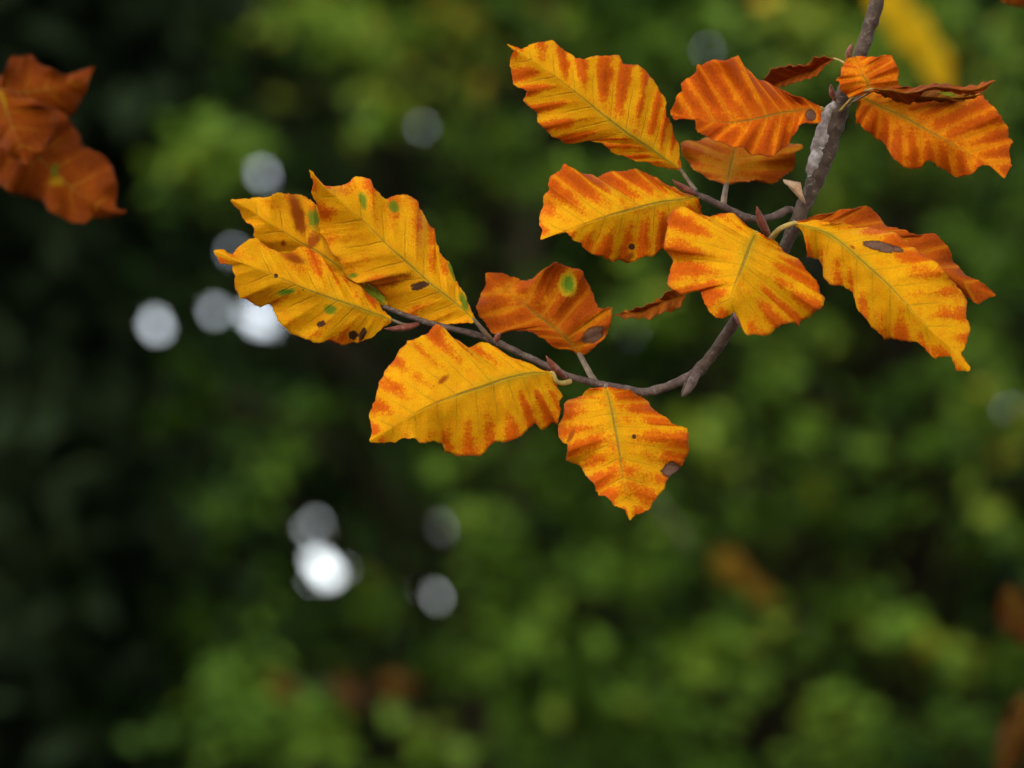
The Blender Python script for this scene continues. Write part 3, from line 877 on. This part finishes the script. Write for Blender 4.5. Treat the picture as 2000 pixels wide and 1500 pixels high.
leaf(branch, 'yellow leaf with red-brown lower half, left of the twig fork and tucked under its neighbour', '3',
     [(1155, 980), (1050, 1000), (950, 1012), (860, 1032), (750, 1062), (650, 1092), (560, 1122), (430, 1165), (320, 1205), (230, 1237)],
     [(1080, 960), (980, 915), (900, 870), (830, 830), (770, 823), (700, 830), (620, 840), (560, 867), (500, 850), (440, 830), (400, 810), (365, 790), (340, 830), (290, 865), (275, 900), (280, 940), (255, 980), (245, 1020), (235, 1060), (228, 1110), (223, 1145), (240, 1180), (230, 1237)],
     [(1180, 1040), (1180, 1090), (1130, 1160), (1050, 1230), (960, 1290), (900, 1330), (840, 1340), (790, 1360), (735, 1377), (700, 1355), (640, 1360), (590, 1335), (540, 1320), (480, 1290), (470, 1250), (420, 1235), (390, 1200), (350, 1190), (300, 1210), (230, 1237)],
     1.088, 1.078, LM('leaf_middle_left', 8, .52, veins=10, edge=.4, stripe=.9, green=.4, spots=[(1234, 482, 6, 6, 0, 'brown'), (1226, 505, 16, 8, 50, 'rust')]),
     veins=10, fold=.008, bow=-.004, wave=.003, seed=8, petiole=[(1175, 985, 1.087)], pet_mat=PETY, pet_w=7)
leaf(branch, 'red-orange leaf with a small hole near its stalk, left of the pale scar', '3',
     [(1885, 455), (1780, 470), (1680, 482), (1560, 510), (1450, 535), (1350, 545), (1200, 532), (1100, 515), (1000, 492)],
     [(1820, 415), (1740, 385), (1660, 355), (1600, 320), (1520, 290), (1460, 240), (1420, 190), (1395, 153), (1340, 170), (1280, 175), (1210, 180), (1180, 215), (1157, 205), (1150, 240), (1110, 280), (1058, 315), (1065, 350), (1030, 410), (1010, 450), (1000, 492)],
     [(1892, 500), (1890, 540), (1840, 545), (1750, 560), (1740, 600), (1700, 660), (1660, 700), (1610, 735), (1570, 742), (1500, 735), (1460, 720), (1420, 690), (1360, 685), (1300, 660), (1240, 640), (1180, 610), (1150, 580), (1140, 530), (1090, 515), (1030, 532), (1000, 492)],
     1.096, 1.076, LM('leaf_red_orange', 9, .86, veins=10, base=(0.84, 0.25, 0.003), blot=(0.60, 0.088, 0.002), edge=.3, stripe=1.3, green=.2, spots=[(1582, 225, 10, 11, 0, 'grey')]),
     veins=10, fold=-.004, bow=-.006, wave=.0036, seed=9, roll=-.006, petiole=[(1905, 470, 1.097)], pet_mat=PETY, pet_w=8)
leaf(branch, 'olive-orange leaf seen from below, hanging behind the red-orange one', '3',
     [(1330, 912), (1345, 850), (1370, 740), (1390, 650), (1400, 560)],
     [(1290, 900), (1200, 860), (1130, 810), (1090, 760), (1068, 715), (1058, 665), (1110, 655), (1180, 650), (1300, 600), (1400, 560)],
     [(1420, 895), (1500, 880), (1550, 890), (1600, 902), (1650, 880), (1720, 820), (1742, 760), (1735, 720), (1782, 690), (1770, 672), (1700, 668), (1600, 620), (1500, 580), (1400, 560)],
     1.104, 1.135, LM('leaf_behind_shaded', 10, .62, veins=7, base=(0.54, 0.20, 0.003), blot=(0.44, 0.078, 0.002), edge=.3, stripe=.8, green=.3),  # darker base and blot: shadow of the leaf in front put into the colour
     veins=7, fold=.006, bow=.002, wave=.003, seed=10, petiole=[(1320, 960, 1.097), (1310, 1035, 1.091)], pet_mat=PETM, pet_w=11)
leaf(branch, 'narrow dry brown leaf seen edge on, behind the red-orange leaf', '5',
     [(572, 440), (480, 485), (400, 530), (300, 565), (200, 600), (90, 640)],
     [(500, 428), (430, 432), (400, 460), (370, 490), (300, 495), (200, 500), (120, 515), (80, 550), (50, 600), (90, 640)],
     [(530, 470), (490, 500), (470, 540), (430, 575), (370, 590), (300, 612), (220, 634), (150, 660), (90, 640)],
     1.112, 1.150, LM('leaf_dry_narrow', 11, .9, veins=9, base=(0.42, 0.12, 0.004), blot=RUST, edge=.2, stripe=.6, green=.1),
     veins=9, fold=-.012, wave=.002, seed=11, petiole=[(620, 455, 1.106), (655, 475, 1.10)], pet_mat=PETY, pet_w=4)
leaf(branch, 'small rounded orange leaf lying across the stem near the top', '5',
     [(850, 690), (815, 610), (775, 535), (745, 425)],
     [(800, 702), (720, 722), (680, 722), (640, 690), (615, 650), (610, 620), (595, 605), (620, 570), (635, 510), (650, 470), (690, 432), (745, 425)],
     [(930, 690), (1010, 672), (1060, 652), (1055, 600), (1052, 550), (1052, 495), (1010, 452), (1016, 415), (970, 418), (900, 426), (850, 431), (800, 421), (745, 425)],
     1.080, 1.086, LM('leaf_small_round', 12, .66, veins=7, base=(0.80, 0.26, 0.003), blot=(0.58, 0.092, 0.002), edge=.2, stripe=.6, green=.4),
     veins=7, fold=.004, bow=-.003, wave=.002, seed=12, petiole=[(800, 720, 1.088), (720, 765, 1.096)], pet_mat=PETM, pet_w=4)
leaf(branch, 'orange leaf with a pointed tip, right of the stem beneath a curled one', '5',
     [(765, 715), (900, 790), (1100, 880), (1250, 968), (1400, 1050), (1550, 1130), (1700, 1210), (1850, 1340)],
     [(850, 690), (950, 690), (1150, 690), (1300, 680), (1450, 690), (1560, 700), (1670, 708), (1720, 750), (1780, 820), (1830, 870), (1850, 930), (1882, 960), (1885, 1040), (1908, 1060), (1890, 1130), (1895, 1230), (1908, 1245), (1850, 1340)],
     [(742, 830), (745, 890), (732, 932), (770, 920), (800, 970), (850, 1010), (930, 1060), (980, 1120), (1020, 1190), (1080, 1240), (1150, 1268), (1210, 1265), (1250, 1220), (1300, 1210), (1350, 1240), (1420, 1290), (1500, 1327), (1570, 1322), (1620, 1290), (1660, 1255), (1740, 1233), (1790, 1280), (1850, 1340)],
     1.094, 1.076, LM('leaf_right_orange', 13, .62, veins=11, base=(0.82, 0.26, 0.003), blot=(0.60, 0.090, 0.002), edge=.3, stripe=1.1, green=.5),
     veins=11, fold=.006, bow=-.005, wave=.003, seed=13, petiole=[(720, 760, 1.096), (680, 800, 1.098)], pet_mat=PETM, pet_w=4)
leaf(branch, 'rust-brown leaf curled edge on, reaching right from the stem', '5',
     [(860, 668), (1000, 675), (1100, 700), (1200, 690), (1300, 655), (1420, 658), (1550, 675), (1660, 665), (1785, 603)],
     [(1000, 650), (1100, 652), (1180, 660), (1280, 640), (1340, 632), (1400, 634), (1480, 648), (1550, 656), (1650, 640), (1720, 615), (1785, 603)],
     [(960, 700), (1020, 750), (1080, 770), (1130, 776), (1170, 765), (1220, 712), (1290, 662), (1360, 672), (1430, 680), (1500, 697), (1600, 707), (1680, 702), (1720, 655), (1785, 603)],
     1.076, 1.060, LM('leaf_curled', 14, .95, veins=10, base=(0.44, 0.105, 0.004), blot=(0.32, 0.055, 0.004), edge=.2, stripe=.4, green=.1),
     veins=10, fold=.016, bow=-.004, wave=.0035, seed=14, petiole=[(760, 698, 1.082), (680, 765, 1.090), (620, 835, 1.095)], pet_mat=PETY, pet_w=5)
leaf(branch, 'dark rust leaf glimpsed under the curled one', '5',
     [(880, 690), (1100, 715), (1300, 730), (1500, 735), (1700, 705)],
     [(1000, 690), (1200, 700), (1290, 665), (1360, 655), (1440, 672), (1520, 700), (1620, 710), (1700, 705)],
     [(1000, 735), (1150, 765), (1260, 765), (1330, 745), (1400, 765), (1480, 765), (1570, 748), (1650, 725), (1700, 705)],
     1.082, 1.080, LM('leaf_under_curl', 15, .9, veins=10, base=(0.30, 0.11, 0.006), blot=(0.22, 0.06, 0.004), edge=.2, stripe=.4, green=.1, spots=[(1848, 184, 18, 4, -12, 'lime')]),
     veins=10, fold=.010, wave=.002, seed=15)
leaf(branch, 'orange leaf half hidden behind the big yellow leaf on the right', '4',
     [(800, 160), (950, 165), (1150, 190), (1350, 270), (1550, 380), (1750, 490), (1955, 578)],
     [(900, 130), (1000, 105), (1100, 85), (1180, 70), (1240, 74), (1280, 120), (1310, 175), (1390, 195), (1480, 225), (1540, 236), (1610, 224), (1660, 280), (1702, 340), (1710, 390), (1770, 450), (1830, 490), (1890, 513), (1955, 578)],
     [(1000, 235), (1150, 320), (1300, 390), (1450, 460), (1600, 520), (1700, 560), (1790, 592), (1860, 627), (1900, 600), (1955, 578)],
     1.090, 1.105, LM('leaf_right_back', 16, .82, veins=10, base=(0.70, 0.23, 0.003), blot=(0.54, 0.088, 0.003), edge=.4, stripe=.8, green=.2),
     veins=10, fold=.006, wave=.003, seed=16)
leaf(branch, 'big bright yellow leaf with a brown slot, hanging at the right', '4',
     [(795, 165), (920, 195), (1020, 240), (1130, 330), (1230, 420), (1330, 510), (1450, 640), (1560, 760), (1680, 870), (1745, 945), (1803, 1018)],
     [(900, 152), (1050, 165), (1200, 190), (1320, 210), (1400, 235), (1450, 290), (1530, 340), (1620, 400), (1670, 440), (1690, 490), (1760, 550), (1785, 620), (1785, 700), (1806, 775), (1790, 850), (1750, 915), (1775, 940), (1805, 985), (1803, 1018)],
     [(850, 220), (870, 290), (868, 362), (940, 365), (960, 420), (970, 470), (1020, 527), (1080, 520), (1130, 560), (1150, 620), (1180, 680), (1230, 740), (1280, 790), (1315, 832), (1360, 820), (1420, 847), (1500, 840), (1550, 890), (1610, 937), (1700, 930), (1722, 960), (1728, 1017), (1760, 1010), (1803, 1018)],
     1.082, 1.062, LM('leaf_right_big', 17, .32, veins=11, edge=.42, stripe=.7, green=.6, spots=[(1725, 483, 34, 9, -10, 'grey'), (1665, 483, 6, 3, -30, 'rust')]),
     veins=11, fold=.007, bow=-.006, wave=.003, seed=17, petiole=[(720, 195, 1.083), (675, 240, 1.088), (650, 280, 1.093)], pet_mat=PETY, pet_w=11)
leaf(branch, 'thin brown leaf pointing left beneath the front leaf at the fork', '2',
     [(1775, 270), (1700, 290), (1600, 325), (1500, 360), (1393, 375)],
     [(1700, 236), (1640, 280), (1560, 325), (1450, 355), (1393, 375)],
     [(1760, 305), (1720, 350), (1650, 362), (1580, 396), (1500, 390), (1440, 392), (1393, 375)],
     1.095, 1.110, LM('leaf_thin_brown', 18, .9, veins=7, base=(0.46, 0.13, 0.006), blot=(0.34, 0.075, 0.006), edge=.2, stripe=.5, green=.1),
     veins=7, fold=-.010, wave=.002, seed=18)
leaf(branch, 'broad yellow and orange leaf in front of the stem at the fork, nearest of all', '7',
     [(820, 640), (775, 740), (722, 880), (680, 990), (632, 1110), (618, 1200), (640, 1285)],
     [(750, 590), (700, 540), (620, 487), (540, 487), (480, 497), (430, 525), (360, 500), (290, 465), (225, 430), (170, 455), (120, 485), (90, 540), (105, 620), (75, 700), (62, 780), (110, 810), (150, 860), (125, 930), (103, 1000), (110, 1065), (150, 1110), (210, 1147), (300, 1115), (365, 1110), (390, 1200), (440, 1270), (490, 1337), (560, 1340), (610, 1305), (640, 1285)],
     [(880, 660), (950, 700), (1040, 790), (1130, 850), (1200, 900), (1260, 990), (1330, 1070), (1340, 1140), (1372, 1170), (1350, 1260), (1270, 1310), (1190, 1360), (1170, 1412), (1140, 1365), (1050, 1385), (960, 1440), (880, 1487), (800, 1472), (750, 1477), (720, 1420), (690, 1350), (640, 1285)],
     1.080, 1.066, LM('leaf_front', 19, .36, veins=9, edge=.46, stripe=.9, green=.5),
     veins=9, fold=.006, bow=-.008, wave=.003, seed=19, petiole=[(870, 690, 1.086), (930, 730, 1.095)], pet_mat=PETY, pet_w=8)

# ------------------------------------------------------------------ brown spray at the left edge, a little behind
spray = tag(empty('beech_branch', at(-30, 170, 1.27)), 'blurred rust-brown beech spray entering at the left edge', 'branch')
SHADE_BROWN = dict(base=(0.23, 0.036, 0.001), blot=(0.155, 0.019, 0.001), stripe=.6, green=.0)  # browns darkened: the shade the spray hangs in is put into the colour
stem('twig', [(-420, -300, 1.34, 18), (-200, 0, 1.30, 14), (-90, 150, 1.275, 12), (-20, 230, 1.265, 9), (10, 260, 1.26, 7)], TWIGB, spray)
leaf(spray, 'uppermost rust-brown leaf of the spray, its tip pointing right', '6',
     [(-120, 420), (100, 400), (300, 380), (500, 330), (725, 205)],
     [(-60, 330), (0, 290), (40, 220), (80, 140), (130, 120), (240, 112), (270, 150), (330, 190), (420, 230), (500, 260), (550, 265), (620, 230), (725, 205)],
     [(-100, 480), (100, 560), (300, 560), (450, 580), (540, 580), (600, 500), (650, 420), (680, 330), (700, 260), (725, 205)],
     1.265, 1.275, LM('leaf_spray_top', 21, .7, veins=6, **SHADE_BROWN), veins=6, fold=.006, wave=.004, seed=21, nu=60, nt=12, petiole=[(-200, 420, 1.27)], pet_mat=PETM)
leaf(spray, 'lowest rust-brown leaf of the spray with a yellow-green spot', '6',
     [(20, 640), (150, 760), (300, 900), (500, 1090), (700, 1240), (860, 1310), (985, 1312)],
     [(250, 520), (430, 545), (520, 580), (560, 660), (620, 730), (640, 810), (700, 850), (780, 860), (830, 920), (870, 1000), (907, 1110), (890, 1200), (900, 1300), (985, 1312)],
     [(-40, 760), (-60, 950), (0, 1090), (60, 1170), (180, 1190), (250, 1220), (340, 1240), (380, 1310), (470, 1362), (560, 1396), (650, 1412), (690, 1390), (730, 1350), (820, 1372), (900, 1345), (985, 1312)],
     1.262, 1.255, LM('leaf_spray_low', 22, .6, veins=7, spots=[(110, 354, 13, 12, 0, 'ochre'), (107, 334, 9, 15, 0, 'moss')], **SHADE_BROWN), veins=7, fold=.006, wave=.004, seed=22, nu=60, nt=12)
leaf(spray, 'middle rust-brown leaf of the spray, its midrib yellow', '6',
     [(-60, 330), (10, 460), (60, 570), (110, 700), (160, 830), (205, 965)],
     [(100, 390), (250, 460), (420, 540), (432, 620), (400, 740), (330, 830), (260, 920), (205, 965)],
     [(-170, 560), (-120, 680), (-60, 740), (20, 810), (90, 890), (150, 925), (205, 965)],
     1.25, 1.24, LM('leaf_spray_mid', 23, .62, veins=6, spots=[(5, 190, 4, 22, 20, 'ochre')], **SHADE_BROWN), veins=6, fold=.006, wave=.004, seed=23, nu=60, nt=12, petiole=[(-90, 290, 1.26)], pet_mat=PETM)

# ------------------------------------------------------------------ blurred sprays with autumn leaves further back
def plain_leaf(parent, label, cx, cy, d, length, wid, ang, mat, seed, tilt=0.0):
    """Leaf of pixel length/width at angle ang (deg, 0 = right, 90 = down)."""
    ca, sa_ = math.cos(math.radians(ang)), math.sin(math.radians(ang))
    f = lambda t, s: (cx + ca * (t - .5) * length - sa_ * s * wid, cy + sa_ * (t - .5) * length + ca * s * wid)
    prof = [(.06, .18), (.15, .34), (.28, .46), (.42, .5), (.56, .46), (.7, .37), (.82, .25), (.92, .12), (1, 0)]
    return leaf(parent, label, 'f', [f(0, 0), f(.3, .01), (f(.6, .0)), f(1, 0)], [f(t, -s) for t, s in prof], [f(t, s) for t, s in prof], d, d + tilt, mat, fold=.006, seed=seed, nu=36, nt=8)


def far_spray(label, lm, leaves_, twig, seed, **mk):
    r = tag(empty('beech_branch', at(twig[0][0], twig[0][1], twig[0][2])), label, 'branch')
    stem('twig', twig, TWIGB, r, n=8, sub=4)
    m = LM(lm, seed, **mk)
    for i, (lab, *a) in enumerate(leaves_):
        plain_leaf(r, lab, *a, m, seed + i)
    return r


far_spray('blurred spray with bright yellow leaves behind the top of the stem', 'leaf_far_yellow',
          [('uppermost blurred yellow leaf beside the stem', 1738, 5, 3.2, 135, 75, 60), ('middle blurred yellow leaf beside the stem', 1785, 65, 3.2, 140, 78, 50), ('lowest blurred yellow leaf beside the stem', 1830, 130, 3.2, 120, 60, 70)],
          [(1500, -700, 3.1, 12), (1600, -350, 3.15, 9), (1680, -110, 3.2, 6), (1735, 0, 3.21, 4), (1780, 60, 3.21, 3), (1820, 100, 3.21, 2)], 31, brown=.2, base=(0.78, 0.52, 0.008), blot=(0.7, 0.38, 0.008), edge=.2)
far_spray('blurred spray with an ochre leaf low right of the middle', 'leaf_far_ochre',
          [('larger blurred ochre leaf lying aslant', 1432, 1112, 4.2, 105, 58, 42), ('smaller blurred ochre leaf below it', 1485, 1158, 4.2, 80, 42, 45)],
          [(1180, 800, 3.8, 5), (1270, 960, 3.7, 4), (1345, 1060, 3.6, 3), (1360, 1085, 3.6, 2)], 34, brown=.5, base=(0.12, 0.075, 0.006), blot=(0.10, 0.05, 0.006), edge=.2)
far_spray('blurred spray with three small rust leaves low left of the middle', 'leaf_far_rust',
          [('leftmost small blurred rust leaf', 552, 1345, 4.2, 80, 42, 40), ('middle small blurred rust leaf', 680, 1355, 4.2, 85, 42, 60), ('rightmost small blurred rust leaf', 775, 1338, 4.2, 90, 46, 5)],
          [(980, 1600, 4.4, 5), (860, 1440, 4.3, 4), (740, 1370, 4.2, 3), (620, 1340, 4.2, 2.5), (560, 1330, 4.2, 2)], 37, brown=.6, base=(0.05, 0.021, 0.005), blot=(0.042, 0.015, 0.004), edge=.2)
far_spray('blurred spray with dark rust leaves at the lower right edge', 'leaf_far_dark',
          [('blurred rust leaf cut by the right edge', 1990, 1205, 1.9, 130, 80, 70), ('blurred dark rust leaf in the bottom right corner', 1985, 1440, 1.9, 200, 70, 110)],
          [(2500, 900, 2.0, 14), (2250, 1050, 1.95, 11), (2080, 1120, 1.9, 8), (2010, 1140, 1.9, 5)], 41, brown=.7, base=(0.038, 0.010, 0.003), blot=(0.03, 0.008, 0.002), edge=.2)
far_spray('slightly blurred red leaf in the top right corner on its own twig', 'leaf_corner_red',
          [('red leaf tip in the top right corner', 2030, -25, 1.25, 160, 90, 160)],
          [(2300, -400, 1.3, 14), (2200, -200, 1.27, 11), (2120, -60, 1.255, 8), (2105, -50, 1.25, 6)], 44, brown=.7, base=(0.30, 0.06, 0.005), blot=(0.22, 0.04, 0.004), edge=.2)
